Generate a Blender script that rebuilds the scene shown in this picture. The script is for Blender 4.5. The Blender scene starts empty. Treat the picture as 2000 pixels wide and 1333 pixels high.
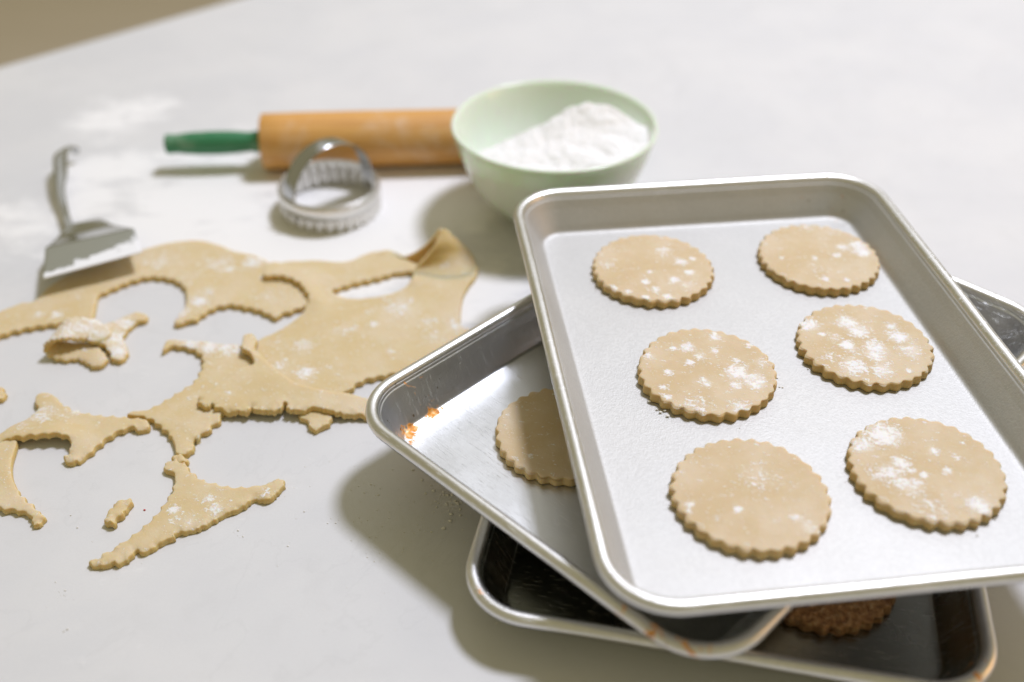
import bpy, math, random
import numpy as np
from mathutils import Vector, Matrix, noise
from mathutils.geometry import delaunay_2d_cdt
random.seed(7)
S = 0.01            # every length below is in centimetres, the scene itself in metres
scene = bpy.context.scene
col = scene.collection

# ---------------------------------------------------------------- camera
cam_d = bpy.data.cameras.new('camera')
cam = bpy.data.objects.new('camera', cam_d)
col.objects.link(cam)
scene.camera = cam
rt = Vector((0.99999278, 0.00230878, 0.00301855))
up = Vector((-0.00380028, 0.60752483, 0.7942916))
fw = Vector((0, 0.79429733, -0.60752921))
m = Matrix((rt, up, -fw)).transposed().to_4x4()
m.translation = Vector((0, 0, 41.64 * S))
cam.matrix_world = m
cam_d.sensor_width = 36
cam_d.lens = 37.83
cam_d.clip_start = 0.02
cam_d.clip_end = 30
cam_d.dof.use_dof = True
cam_d.dof.focus_distance = 56.5 * S
cam_d.dof.aperture_fstop = 3.0

# ---------------------------------------------------------------- room light
world = bpy.data.worlds.new('World')
scene.world = world
world.use_nodes = True
bg = world.node_tree.nodes['Background']
bg.inputs['Color'].default_value = (1.0, 0.90, 0.54, 1)
bg.inputs['Strength'].default_value = 0.34
scene.view_settings.view_transform = 'Standard'
scene.view_settings.look = 'None'
scene.view_settings.exposure = 0
scene.view_settings.gamma = 1

def lamp(name, pos, target, size, power, color, shape='DISK', size_y=None):
    d = bpy.data.lights.new(name, 'AREA')
    d.shape = shape
    d.size = size
    if size_y: d.size_y = size_y
    d.energy = power
    d.color = color
    o = bpy.data.objects.new(name, d)
    col.objects.link(o)
    o.location = Vector(pos) * S
    o.rotation_euler = (Vector(target) - Vector(pos)).to_track_quat('-Z', 'Y').to_euler()
    return o
lamp('ceiling_lamp', (84, 140, 247), (8, 50, 0), 0.50, 65.0, (0.91, 0.935, 1.09))
lamp('window_light', (45, 215, 170), (10, 45, 0), 2.7, 7.0, (0.92, 0.95, 1.08), 'RECTANGLE', 1.7)
lamp('warm_lamp', (170, 30, 45), (15, 45, 4), 0.7, 3.2, (1.0, 0.52, 0.2))

# ---------------------------------------------------------------- helpers
def finish(name, verts, faces, mat, parent=None, smooth=True, attrs=None, loc=None, rotz=0):
    me = bpy.data.meshes.new(name)
    me.from_pydata([(v[0]*S, v[1]*S, v[2]*S) for v in verts], [], faces)
    if smooth:
        me.polygons.foreach_set('use_smooth', [True]*len(me.polygons))
    if attrs:
        for k, vals in attrs.items():
            a = me.attributes.new(k, 'FLOAT', 'POINT')
            a.data.foreach_set('value', np.asarray(vals, dtype=np.float32))
    me.materials.append(mat)
    me.update()
    o = bpy.data.objects.new(name, me)
    col.objects.link(o)
    if parent: o.parent = parent
    if loc: o.location = Vector(loc) * S
    if rotz: o.rotation_euler = (0, 0, rotz)
    return o

def tag(o, label=None, cat=None, group=None, kind=None):
    if label: o['label'] = label
    if cat: o['category'] = cat
    if group: o['group'] = group
    if kind: o['kind'] = kind
    return o

def empty(name, loc, rotz=0):
    o = bpy.data.objects.new(name, None)
    o.empty_display_size = 0.02
    col.objects.link(o)
    o.location = Vector(loc) * S
    o.rotation_euler = (0, 0, rotz)
    return o

def n3(x, y, z=0.0, s=1.0):
    return noise.noise(Vector((x*s, y*s, z)))

def loft(rings, closed_u=True, cap0=False, cap1=False):
    """rings: equally long lists of points -> verts, faces"""
    v = [p for r in rings for p in r]
    n = len(rings[0]); f = []
    for i in range(len(rings)-1):
        for j in range(n if closed_u else n-1):
            k = (j+1) % n
            f.append((i*n+j, i*n+k, (i+1)*n+k, (i+1)*n+j))
    if cap0: f.append(tuple(range(n))[::-1])
    if cap1: f.append(tuple((len(rings)-1)*n+j for j in range(n)))
    return v, f

def lathe(profile, n=96, axis='z'):
    rings = []
    for r, h in profile:
        rings.append([(r*math.cos(2*math.pi*j/n), r*math.sin(2*math.pi*j/n), h) for j in range(n)])
    v, f = loft(rings)
    if axis == 'x':
        v = [(p[2], p[0], p[1]) for p in v]
    return v, f

def sheet(rows, nu, nv, th):
    """thin curved plate through rows of 3-D points; rows all of the same length"""
    R = [[Vector(p) for p in r] for r in rows]
    def cr(p, t):
        n = len(p); x = t*(n-1); i = min(int(x), n-2); q = x-i
        p0, p1, p2, p3 = p[max(i-1, 0)], p[i], p[i+1], p[min(i+2, n-1)]
        return 0.5*((2*p1)+(p2-p0)*q+(2*p0-5*p1+4*p2-p3)*q*q+(3*p1-p0-3*p2+p3)*q**3)
    g = [[cr([cr(r, i/nu) for r in R], j/nv) for i in range(nu+1)] for j in range(nv+1)]
    V = []; F = []
    def nrm(j, i):
        a = g[min(j+1, nv)][i]-g[max(j-1, 0)][i]; b = g[j][min(i+1, nu)]-g[j][max(i-1, 0)]
        n = b.cross(a)
        return n.normalized() if n.length > 1e-9 else Vector((0, 0, 1))
    for s in (0.5, -0.5):
        for j in range(nv+1):
            for i in range(nu+1):
                n = nrm(j, i)
                if n.z < 0 and False: n = -n
                V.append(tuple(g[j][i]+n*th*s))
    o2 = (nu+1)*(nv+1); w = nu+1
    for j in range(nv):
        for i in range(nu):
            a = j*w+i; F.append((a, a+1, a+w+1, a+w)); F.append((o2+a, o2+a+w, o2+a+w+1, o2+a+1))
    for i in range(nu):
        F.append((i, o2+i, o2+i+1, i+1)); a = nv*w+i; F.append((a, a+1, o2+a+1, o2+a))
    for j in range(nv):
        a = j*w; F.append((a, a+w, o2+a+w, o2+a)); a = j*w+nu; F.append((a, o2+a, o2+a+w, a+w))
    return V, F

# ---------------------------------------------------------------- materials
class M:
    def __init__(s, name):
        s.m = bpy.data.materials.new(name); s.m.use_nodes = True
        s.t = s.m.node_tree; s.n = s.t.nodes; s.p = s.n['Principled BSDF']
        s.tc = s.n.new('ShaderNodeTexCoord')
    def link(s, a, b): s.t.links.new(a, b)
    def set(s, **k):
        for a, v in k.items():
            i = s.p.inputs[a.replace('_', ' ')]
            if hasattr(v, 'is_output'): s.link(v, i)
            elif isinstance(v, tuple) and len(v) == 3 and a != 'Subsurface_Radius': i.default_value = (*v, 1)
            else: i.default_value = v
        return s
    def noise(s, scale, detail=4, rough=0.55, dist=0.0, stretch=None, rot=None, off=None, co='Object'):
        n = s.n.new('ShaderNodeTexNoise')
        n.inputs['Scale'].default_value = scale; n.inputs['Detail'].default_value = detail
        n.inputs['Roughness'].default_value = rough; n.inputs['Distortion'].default_value = dist
        src = s.tc.outputs[co]
        if stretch or rot or off:
            mp = s.n.new('ShaderNodeMapping')
            if stretch: mp.inputs['Scale'].default_value = stretch
            if rot: mp.inputs['Rotation'].default_value = rot
            if off: mp.inputs['Location'].default_value = off
            s.link(src, mp.inputs['Vector']); src = mp.outputs['Vector']
        s.link(src, n.inputs['Vector'])
        return n.outputs['Fac']
    def math(s, op, a, b=None, c=None, clamp=False):
        n = s.n.new('ShaderNodeMath'); n.operation = op; n.use_clamp = clamp
        for i, v in enumerate((a, b, c)):
            if v is None: continue
            if hasattr(v, 'is_output'): s.link(v, n.inputs[i])
            else: n.inputs[i].default_value = v
        return n.outputs[0]
    def ramp(s, fac, stops):
        n = s.n.new('ShaderNodeValToRGB')
        e = n.color_ramp.elements
        while len(e) < len(stops): e.new(0.5)
        for q, (pos, c) in zip(e, stops):
            q.position = pos; q.color = (*c, 1) if isinstance(c, tuple) else (c, c, c, 1)
        s.link(fac, n.inputs['Fac'])
        return n.outputs['Color']
    def step(s, fac, lo, hi, to0=0.0, to1=1.0):
        n = s.n.new('ShaderNodeMapRange'); n.interpolation_type = 'SMOOTHSTEP'
        n.inputs['From Min'].default_value = lo; n.inputs['From Max'].default_value = hi
        n.inputs['To Min'].default_value = to0; n.inputs['To Max'].default_value = to1
        s.link(fac, n.inputs['Value'])
        return n.outputs['Result']
    def mix(s, fac, a, b):
        n = s.n.new('ShaderNodeMix'); n.data_type = 'RGBA'
        for i, v in ((0, fac), (6, a), (7, b)):
            if hasattr(v, 'is_output'): s.link(v, n.inputs[i])
            elif isinstance(v, tuple): n.inputs[i].default_value = (*v, 1)
            else: n.inputs[i].default_value = v
        return n.outputs[2]
    def attr(s, name):
        n = s.n.new('ShaderNodeAttribute'); n.attribute_name = name
        return n.outputs['Fac']
    def bump(s, h, dist, strength=1.0, prev=None):
        n = s.n.new('ShaderNodeBump'); n.inputs['Distance'].default_value = dist
        n.inputs['Strength'].default_value = strength
        s.link(h, n.inputs['Height'])
        if prev is not None: s.link(prev, n.inputs['Normal'])
        s.link(n.outputs['Normal'], s.p.inputs['Normal'])
        return n.outputs['Normal']
    def flour_mask(s, k=1.0, st=(1, 1, 1), rot=(0, 0, 0.5)):
        a = s.attr('flour')
        big = s.noise(210, 6, 0.72, 0.4, stretch=st, rot=rot)
        fine = s.noise(520, 3, 0.7)
        nn = s.math('ADD', s.math('MULTIPLY', big, 0.58), s.math('MULTIPLY', fine, 0.42))
        d = s.math('ADD', s.math('MULTIPLY', a, 0.75*k), s.math('MULTIPLY', s.math('SUBTRACT', nn, 0.5), 4.0))
        return s.step(d, 0.22, 0.62), fine

FLOUR = (0.84, 0.83, 0.82)

def dough_material(name, base, dark, dusty=0.12):
    k = M(name)
    v = k.noise(55, 3, 0.5)
    c = k.mix(k.step(v, 0.3, 0.75), dark, base)
    sp = k.noise(900, 2, 0.6)
    c = k.mix(k.step(sp, 0.68, 0.8, 0, 0.22), c, (0.86, 0.74, 0.52))
    film = k.step(k.noise(70, 4, 0.6, stretch=(1, 1.3, 1), rot=(0, 0, 0.6)), 0.42, 0.72, 0, dusty)
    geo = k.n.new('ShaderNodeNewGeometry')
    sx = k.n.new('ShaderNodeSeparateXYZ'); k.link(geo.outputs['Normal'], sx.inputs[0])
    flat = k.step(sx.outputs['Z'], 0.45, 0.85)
    broad = k.step(k.noise(32, 4, 0.6, 0.4), 0.46, 0.66, 0, dusty*1.6)
    c = k.mix(k.math('MULTIPLY', film, flat), c, (0.84, 0.78, 0.71))
    c = k.mix(k.math('MULTIPLY', broad, flat), c, (0.75, 0.645, 0.53))
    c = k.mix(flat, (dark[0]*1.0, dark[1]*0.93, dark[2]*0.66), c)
    soft = k.math('MULTIPLY', k.step(k.math('ADD', k.attr('flour'), k.math('MULTIPLY', k.math('SUBTRACT', k.noise(60, 5, 0.6), 0.5), 1.1)), 0.2, 0.85, 0, 0.55), flat)
    c = k.mix(soft, c, (0.85, 0.80, 0.76))
    mask, fine = k.flour_mask(1.0, (1, 1.5, 1))
    spk = k.math('MULTIPLY', k.step(k.noise(480, 4, 0.7), 0.56, 0.63), k.step(k.math('ADD', k.attr('flour'), k.math('MULTIPLY', k.math('SUBTRACT', k.noise(90, 4), 0.5), 1.2)), 0.08, 0.6))
    mask = k.math('MULTIPLY', k.math('MAXIMUM', mask, k.math('MULTIPLY', spk, 0.8)), flat)
    c = k.mix(k.math('MULTIPLY', mask, 0.92), c, FLOUR)
    k.set(Base_Color=c, Roughness=0.62, Subsurface_Weight=0.42, Subsurface_Radius=(0.9, 0.5, 0.2), Subsurface_Scale=0.0055)
    k.p.inputs['Specular IOR Level'].default_value = 0.3
    b = k.bump(k.noise(260, 4, 0.6), 0.0004, 0.45)
    b = k.bump(k.math('MULTIPLY', mask, k.math('ADD', fine, 0.3)), 0.0004, 0.5, b)
    return k.m

MAT = {}
MAT['cookie'] = dough_material('cookie_dough', (0.615, 0.485, 0.305), (0.595, 0.455, 0.27), 0.13)
MAT['dough'] = dough_material('rolled_dough', (0.66, 0.53, 0.315), (0.64, 0.50, 0.275), 0.14)

def make_counter():
    k = M('counter_stone')
    v = k.noise(9, 4, 0.6, 0.4)
    c = k.mix(k.step(v, 0.3, 0.75), (0.665, 0.665, 0.675), (0.715, 0.71, 0.71))
    vein = k.noise(5, 6, 0.6, 1.8)
    vv = k.math('ABSOLUTE', k.math('SUBTRACT', vein, 0.5))
    c = k.mix(k.step(vv, 0.0, 0.012, 0.12, 0.0), c, (0.5, 0.5, 0.5))
    gr = k.noise(850, 3, 0.7)
    c = k.mix(k.step(gr, 0.3, 0.7, 0.0, 0.10), c, (0.50, 0.49, 0.48))
    mot = k.noise(38, 5, 0.65)
    c = k.mix(k.step(mot, 0.5, 0.72, 0.0, 0.16), c, (0.56, 0.555, 0.55))
    a = k.attr('flour')
    st = k.noise(14, 6, 0.62, 0.7, stretch=(1, 2.6, 1), rot=(0, 0, 1.0))
    st2 = k.noise(60, 5, 0.7, 0.4, stretch=(1, 1.8, 1), rot=(0, 0, -0.6))
    nn = k.math('ADD', k.math('MULTIPLY', st, 0.6), k.math('MULTIPLY', st2, 0.4))
    d = k.math('ADD', k.math('MULTIPLY', a, 1.05), k.math('MULTIPLY', k.math('SUBTRACT', nn, 0.5), 2.2))
    mask = k.step(d, 0.22, 0.68)
    specks = k.step(k.noise(420, 2, 0.5), 0.74, 0.82, 0, 0.55)
    specks = k.math('MULTIPLY', specks, k.step(k.noise(7, 3), 0.42, 0.62))
    mask2 = k.math('MAXIMUM', k.math('MULTIPLY', mask, 0.92), k.math('MULTIPLY', specks, 0.6))
    c = k.mix(mask2, c, (0.86, 0.85, 0.84))
    rough = k.math('MULTIPLY_ADD', mask2, 0.45, 0.32)
    rough = k.math('ADD', rough, k.math('MULTIPLY', k.noise(30, 4), 0.12))
    k.set(Base_Color=c, Roughness=rough)
    k.p.inputs['Specular IOR Level'].default_value = 0.28
    b = k.bump(k.math('MULTIPLY', mask2, k.noise(300, 4, 0.7)), 0.0006, 0.7)
    return k.m
MAT['counter'] = make_counter()

def metal(name, base, rough, grain=0.0, scratch=0.0, stain=None, met=1.0):
    k = M(name)
    sm = k.noise(22, 4, 0.6)
    c = k.mix(k.step(sm, 0.35, 0.7), tuple(x*0.93 for x in base), base)
    r = k.math('ADD', rough, k.math('MULTIPLY', k.math('SUBTRACT', sm, 0.5), 0.14))
    b = None
    if grain:
        g = k.noise(1150, 2, 0.6)
        g2 = k.noise(620, 2, 0.6)
        b = k.bump(k.math('ADD', g, g2), 0.00022, grain)
        c = k.mix(k.step(g2, 0.35, 0.65, 0.55, 0.0), c, tuple(x*0.86 for x in base))
    if scratch:
        fac = None
        for i, (rz, sc) in enumerate(((0.25, 1), (-0.5, 1.3), (1.2, 0.8), (2.1, 1.1))):
            w = k.noise(48*sc, 5, 0.75, 0.1, stretch=(1, 26, 1), rot=(0, 0, rz), off=(i*3.1, i, 0))
            l = k.step(w, 0.63, 0.68)
            fac = l if fac is None else k.math('MAXIMUM', fac, l)
        fine = k.noise(80, 4, 0.8, 0, stretch=(1, 22, 1), rot=(0, 0, 0.1))
        b = k.bump(k.math('ADD', fac, fine), 0.00012, scratch)
        c = k.mix(k.math('MULTIPLY', fac, 0.5), c, (0.97, 0.97, 0.97))
        r = k.math('ADD', r, k.math('MULTIPLY', fac, 0.12))
    wav = k.noise(9, 2, 0.4)
    b = k.bump(wav, 0.0012, 0.35, b)
    if stain:
        a = k.attr('stain')
        n1 = k.noise(150, 5, 0.7, 0.9)
        d = k.math('ADD', a, k.math('MULTIPLY', k.math('SUBTRACT', n1, 0.5), 2.6))
        mk = k.step(d, 0.62, 0.85)
        film = k.math('MULTIPLY', k.step(a, 0.15, 1.0), 0.25)
        sc = k.ramp(k.noise(240, 3, 0.6), [(0.33, (0.45, 0.17, 0.02)), (0.5, (0.80, 0.31, 0.02)), (0.68, (0.88, 0.66, 0.36))])
        c = k.mix(film, c, (0.55, 0.42, 0.24))
        dots = k.math('MULTIPLY', k.step(k.noise(330, 2, 0.5), 0.69, 0.73), k.step(a, 0.02, 0.3))
        c = k.mix(k.math('MULTIPLY', dots, 0.8), c, (0.16, 0.11, 0.04))
        c = k.mix(mk, c, sc)
        met = k.math('MULTIPLY_ADD', mk, -0.85*met, met)
        r = k.math('ADD', r, k.math('MULTIPLY', mk, 0.15))
    k.set(Base_Color=c, Metallic=met, Roughness=r)
    return k.m
MAT['tray_matte'] = metal('matte_aluminium', (0.575, 0.57, 0.55), 0.61, grain=0.6, stain=True, met=0.68)
MAT['tray_shiny'] = metal('worn_aluminium', (0.68, 0.69, 0.70), 0.38, scratch=0.8, stain=True)
MAT['rim'] = metal('rolled_rim_aluminium', (0.80, 0.79, 0.77), 0.35, grain=0.14, scratch=0.5, stain=True)
MAT['steel'] = metal('polished_steel', (0.52, 0.53, 0.54), 0.2)
MAT['tray_dark'] = metal('shade_darkened_aluminium', (0.34, 0.35, 0.32), 0.26, scratch=0.6, stain=True)  # bottom tray: shade under the upper trays put into a darker base colour
MAT['tin'] = metal('dull_tinplate', (0.78, 0.765, 0.73), 0.36)

def make_blade():
    k = M('dusty_steel')
    a = k.attr('flour')
    n1 = k.noise(110, 5, 0.65, 0.3)
    mk = k.step(k.math('ADD', a, k.math('MULTIPLY', k.math('SUBTRACT', n1, 0.5), 1.6)), 0.42, 0.62)
    c = k.mix(mk, (0.62, 0.65, 0.68), (0.84, 0.84, 0.85))
    k.set(Base_Color=c, Metallic=k.math('SUBTRACT', 1.0, mk), Roughness=k.math('MULTIPLY_ADD', mk, 0.35, 0.42))
    k.bump(mk, 0.0004, 0.5)
    return k.m
MAT['blade'] = make_blade()

def make_wood():
    k = M('maple_wood')
    g = k.noise(6, 6, 0.6, 0.3, stretch=(1, 14, 14))
    g2 = k.noise(24, 5, 0.7, 0.1, stretch=(1, 30, 30))
    c = k.ramp(k.math('ADD', k.math('MULTIPLY', g, 0.65), k.math('MULTIPLY', g2, 0.35)),
               [(0.32, (0.52, 0.235, 0.05)), (0.5, (0.68, 0.35, 0.09)), (0.68, (0.78, 0.45, 0.14))])
    fl = k.step(k.noise(20, 6, 0.7, 0.6, off=(0.4, 0.1, 0)), 0.52, 0.72, 0, 0.38)
    c = k.mix(fl, c, (0.80, 0.74, 0.66))
    k.set(Base_Color=c, Roughness=0.5)
    k.bump(g2, 0.0004, 0.3)
    return k.m
MAT['wood'] = make_wood()
k = M('green_paint')
fl = k.step(k.noise(40, 5, 0.65), 0.46, 0.68, 0, 0.34)
k.set(Base_Color=k.mix(fl, (0.035, 0.20, 0.085), (0.42, 0.52, 0.40)), Roughness=0.42)
MAT['green'] = k.m
k = M('jade_glass')
sm_ = k.step(k.noise(34, 5, 0.7, 0.4, stretch=(1, 1, 0.5)), 0.54, 0.74, 0, 0.5)
k.set(Base_Color=k.mix(sm_, (0.735, 0.80, 0.69), (0.84, 0.84, 0.81)), Roughness=0.16, Subsurface_Weight=0.6, Subsurface_Radius=(0.6, 1.0, 0.55), Subsurface_Scale=0.003)
k.p.inputs['IOR'].default_value = 1.5
MAT['jade'] = k.m
k = M('flour_powder')
k.set(Base_Color=(0.86, 0.85, 0.84), Roughness=0.95, Subsurface_Weight=0.2, Subsurface_Radius=(1, 0.9, 0.8), Subsurface_Scale=0.002)
b = k.bump(k.noise(260, 6, 0.75), 0.0012, 0.6)
MAT['flour'] = k.m
k = M('floor_boards')
c = k.mix(k.noise(3, 5, 0.6, stretch=(1, 6, 1)), (0.60, 0.51, 0.41), (0.68, 0.59, 0.49))
k.set(Base_Color=c, Roughness=0.5)
MAT['floor'] = k.m
k = M('sugared_cookie')
n1 = k.noise(330, 3, 0.7)
k.set(Base_Color=k.ramp(n1, [(0.35, (0.30, 0.13, 0.05)), (0.55, (0.55, 0.30, 0.14)), (0.72, (0.80, 0.60, 0.38))]), Roughness=0.5,
      Subsurface_Weight=0.2, Subsurface_Radius=(0.9, 0.45, 0.16), Subsurface_Scale=0.003)
k.bump(n1, 0.0022, 1.0)
MAT['sugared'] = k.m
k = M('red_sugar'); k.set(Base_Color=(0.6, 0.03, 0.03), Roughness=0.4); MAT['red'] = k.m
k = M('dry_flour_crumb'); k.set(Base_Color=(0.86, 0.83, 0.77), Roughness=0.95); MAT['crumb'] = k.m

# ---- measured outlines and positions, in centimetres on the counter
OUT_A = [[-34.88,55.04,0.42,"p"],[-33.87,56.33,0.42,"p"],[-33.43,56.89,0.42,"p"],[-32.45,57.85,0.42,"p"],[-31.65,58.09,0.42,"p"],[-31.16,59.92,0.42,"p"],[-30.02,61.68,0.42,"p"],[-28.53,63.28,0.42,"p"],[-26.65,64.17,0.42,"p"],[-25.3,64.96,0.42,"p"],[-23.88,65.53,0.42,"p"],[-22.46,65.66,0.42,"p"],[-21.15,65.21,0.42,"p"],[-19.49,64.22,0.42,"p"],[-18.22,63.79,0.42,"p"],[-17.13,63.04,0.42,"p"],[-16.27,62.19,0.42,"p"],[-15.5,61.78,0.42,"p"],[-13.86,60.96,0.42,"p"],[-13.08,58.75,0.42,"p"],[-13.17,57.88,0.42,"p"],[-13.68,57.59,0.42,"s"],[-14.48,57.01,0.42,"s"],[-15.09,56.73,0.42,"s"],[-15.29,56.3,0.42,"p"],[-15.72,56.54,0.42,"s"],[-16.48,57.09,0.42,"s"],[-17.55,57.47,0.42,"s"],[-18.5,57.75,0.42,"s"],[-19.43,57.45,0.42,"s"],[-20.06,56.79,0.42,"s"],[-20.46,56.13,0.42,"r"],[-21.04,55.85,0.42,"r"],[-21.51,55.52,0.42,"r"],[-21.8,56.03,0.42,"p"],[-21.71,56.78,0.42,"p"],[-21.52,57.35,0.42,"p"],[-21.59,58.11,0.42,"p"],[-21.78,58.89,0.42,"p"],[-22.09,59.68,0.42,"s"],[-22.86,60.49,0.42,"s"],[-23.77,60.89,0.42,"s"],[-24.6,60.99,0.42,"s"],[-25.35,60.78,0.42,"s"],[-26.04,60.36,0.42,"s"],[-26.58,59.85,0.42,"s"],[-27.11,59.35,0.42,"s"],[-27.6,58.76,0.42,"p"],[-27.47,57.88,0.42,"p"],[-27.26,56.93,0.42,"p"],[-27.14,56.18,0.42,"p"],[-27.12,55.78,0.42,"p"],[-27.79,55.81,0.42,"s"],[-28.63,55.71,0.42,"s"],[-29.65,55.52,0.42,"s"],[-30.64,55.24,0.42,"s"],[-31.58,54.88,0.42,"s"],[-32.2,54.52,0.42,"s"],[-32.89,53.8,0.42,"s"],[-34.03,52.93,0.42,"p"]]
OUT_B = [[-16.83,62.22,0.75,"p"],[-15.82,62.94,0.42,"p"],[-14.66,63.06,0.42,"p"],[-13.5,63.17,0.42,"p"],[-12.29,62.97,0.42,"p"],[-11.36,63.08,0.42,"p"],[-10.51,63.85,0.42,"p"],[-9.72,64.29,0.42,"p"],[-8.75,64.24,0.6,"p"],[-8.14,64.07,0.5,"p"],[-7.64,63.71,0.42,"p"],[-7.18,63.11,0.42,"p"],[-6.38,62.69,0.42,"p"],[-5.01,63.34,0.42,"p"],[-3.81,63.13,0.42,"p"],[-2.97,62.67,0.42,"p"],[-2.38,62.5,0.42,"p"],[-2.52,61.24,0.42,"p"],[-3.0,60.01,0.42,"p"],[-3.29,58.82,0.42,"p"],[-3.36,57.09,0.42,"p"],[-3.26,55.6,0.42,"p"],[-2.61,55.06,0.42,"p"],[-2.04,54.17,0.42,"p"],[-2.84,52.61,0.42,"p"],[-4.36,51.59,0.42,"p"],[-5.78,51.09,0.42,"p"],[-6.88,50.75,0.42,"s"],[-7.58,50.5,0.42,"s"],[-8.27,50.26,0.42,"s"],[-8.85,50.01,0.42,"s"],[-9.31,49.61,0.42,"s"],[-9.61,49.14,0.42,"p"],[-11.14,48.2,0.42,"p"],[-13.28,49.12,0.42,"p"],[-15.08,50.7,0.42,"p"],[-16.33,52.35,0.42,"p"],[-16.04,53.04,0.42,"p"],[-16.0,53.91,0.42,"p"],[-15.27,54.62,0.42,"p"],[-14.46,55.53,0.42,"p"],[-13.77,56.64,0.42,"p"],[-13.53,57.67,0.5,"p"],[-13.44,58.01,0.8,"s"],[-13.7,58.68,0.88,"s"],[-14.31,59.67,0.88,"s"],[-15.09,60.27,0.88,"s"],[-15.94,60.57,0.88,"s"],[-16.49,60.46,0.88,"p"],[-16.93,60.66,0.88,"p"],[-16.94,61.64,0.85,"p"]]
OUT_C = [[-16.82,53.67,1.0,"p"],[-16.36,53.95,0.95,"p"],[-15.93,53.45,0.9,"p"],[-15.86,52.42,0.9,"p"],[-15.32,51.78,0.88,"p"],[-14.52,50.79,0.88,"p"],[-13.54,49.82,0.88,"p"],[-12.51,49.04,0.88,"p"],[-11.14,48.58,0.88,"p"],[-9.83,48.38,0.8,"p"],[-8.33,48.16,0.6,"p"],[-7.16,48.23,0.42,"p"],[-7.05,47.02,0.42,"p"],[-8.32,46.63,0.5,"r"],[-8.96,46.73,0.6,"r"],[-9.73,46.69,0.7,"r"],[-10.52,46.86,0.8,"r"],[-11.22,47.02,0.85,"r"],[-11.97,46.87,0.85,"r"],[-12.85,46.87,0.85,"r"],[-13.19,47.46,0.85,"r"],[-13.35,46.92,0.8,"r"],[-14.62,46.9,0.75,"r"],[-14.95,46.97,0.75,"r"],[-15.12,47.34,0.75,"r"],[-15.19,46.82,0.75,"r"],[-16.07,46.81,0.75,"r"],[-17.19,47.1,0.82,"r"],[-17.41,47.47,0.86,"r"],[-17.56,47.05,0.86,"r"],[-18.0,47.25,0.88,"r"],[-18.36,47.77,0.88,"p"],[-17.81,48.57,0.86,"p"],[-17.05,49.67,0.86,"p"],[-16.34,50.64,0.86,"p"],[-15.7,50.94,0.88,"p"],[-15.9,51.62,1.0,"p"],[-16.16,51.99,1.1,"p"],[-16.64,52.29,1.1,"p"],[-16.78,53.08,1.05,"p"]]
OUT_D = [[-21.77,52.8,0.42,"p"],[-21.82,53.78,0.42,"p"],[-21.54,53.96,0.42,"p"],[-20.56,53.88,0.42,"p"],[-19.48,53.8,0.42,"p"],[-18.36,53.54,0.42,"p"],[-16.95,53.38,0.42,"p"],[-16.25,52.52,0.42,"p"],[-15.07,50.7,0.42,"p"],[-14.38,49.11,0.42,"p"],[-15.11,47.72,0.42,"p"],[-16.02,47.34,0.42,"p"],[-16.81,46.89,0.42,"p"],[-16.76,46.23,0.42,"r"],[-17.18,45.94,0.42,"r"],[-17.18,45.51,0.42,"r"],[-17.6,45.22,0.42,"r"],[-17.75,44.66,0.42,"r"],[-17.72,44.94,0.42,"r"],[-17.86,44.52,0.42,"r"],[-17.81,44.11,0.42,"r"],[-17.96,43.56,0.42,"p"],[-18.57,43.56,0.42,"p"],[-18.88,44.24,0.42,"p"],[-19.25,44.93,0.42,"s"],[-19.91,45.64,0.42,"s"],[-20.78,46.36,0.42,"s"],[-21.44,46.65,0.42,"p"],[-22.26,46.79,0.42,"p"],[-22.05,47.09,0.42,"p"],[-21.31,47.24,0.42,"s"],[-20.74,47.69,0.42,"s"],[-20.2,48.31,0.42,"s"],[-19.6,49.09,0.42,"s"],[-19.15,49.71,0.42,"s"],[-18.97,50.68,0.42,"s"],[-18.99,51.58,0.42,"s"],[-19.39,52.51,0.42,"s"],[-20.04,53.01,0.42,"s"],[-20.84,53.27,0.42,"s"],[-21.37,53.27,0.42,"p"]]
OUT_E = [[-12.38,47.89,0.42,"p"],[-10.7,47.9,0.42,"p"],[-10.52,47.3,0.42,"r"],[-10.32,46.71,0.42,"r"],[-10.45,46.12,0.42,"r"],[-10.81,45.9,0.42,"r"],[-11.19,45.54,0.42,"r"],[-11.5,45.97,0.42,"r"],[-11.79,46.33,0.42,"r"],[-12.31,46.84,0.42,"r"]]
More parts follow.
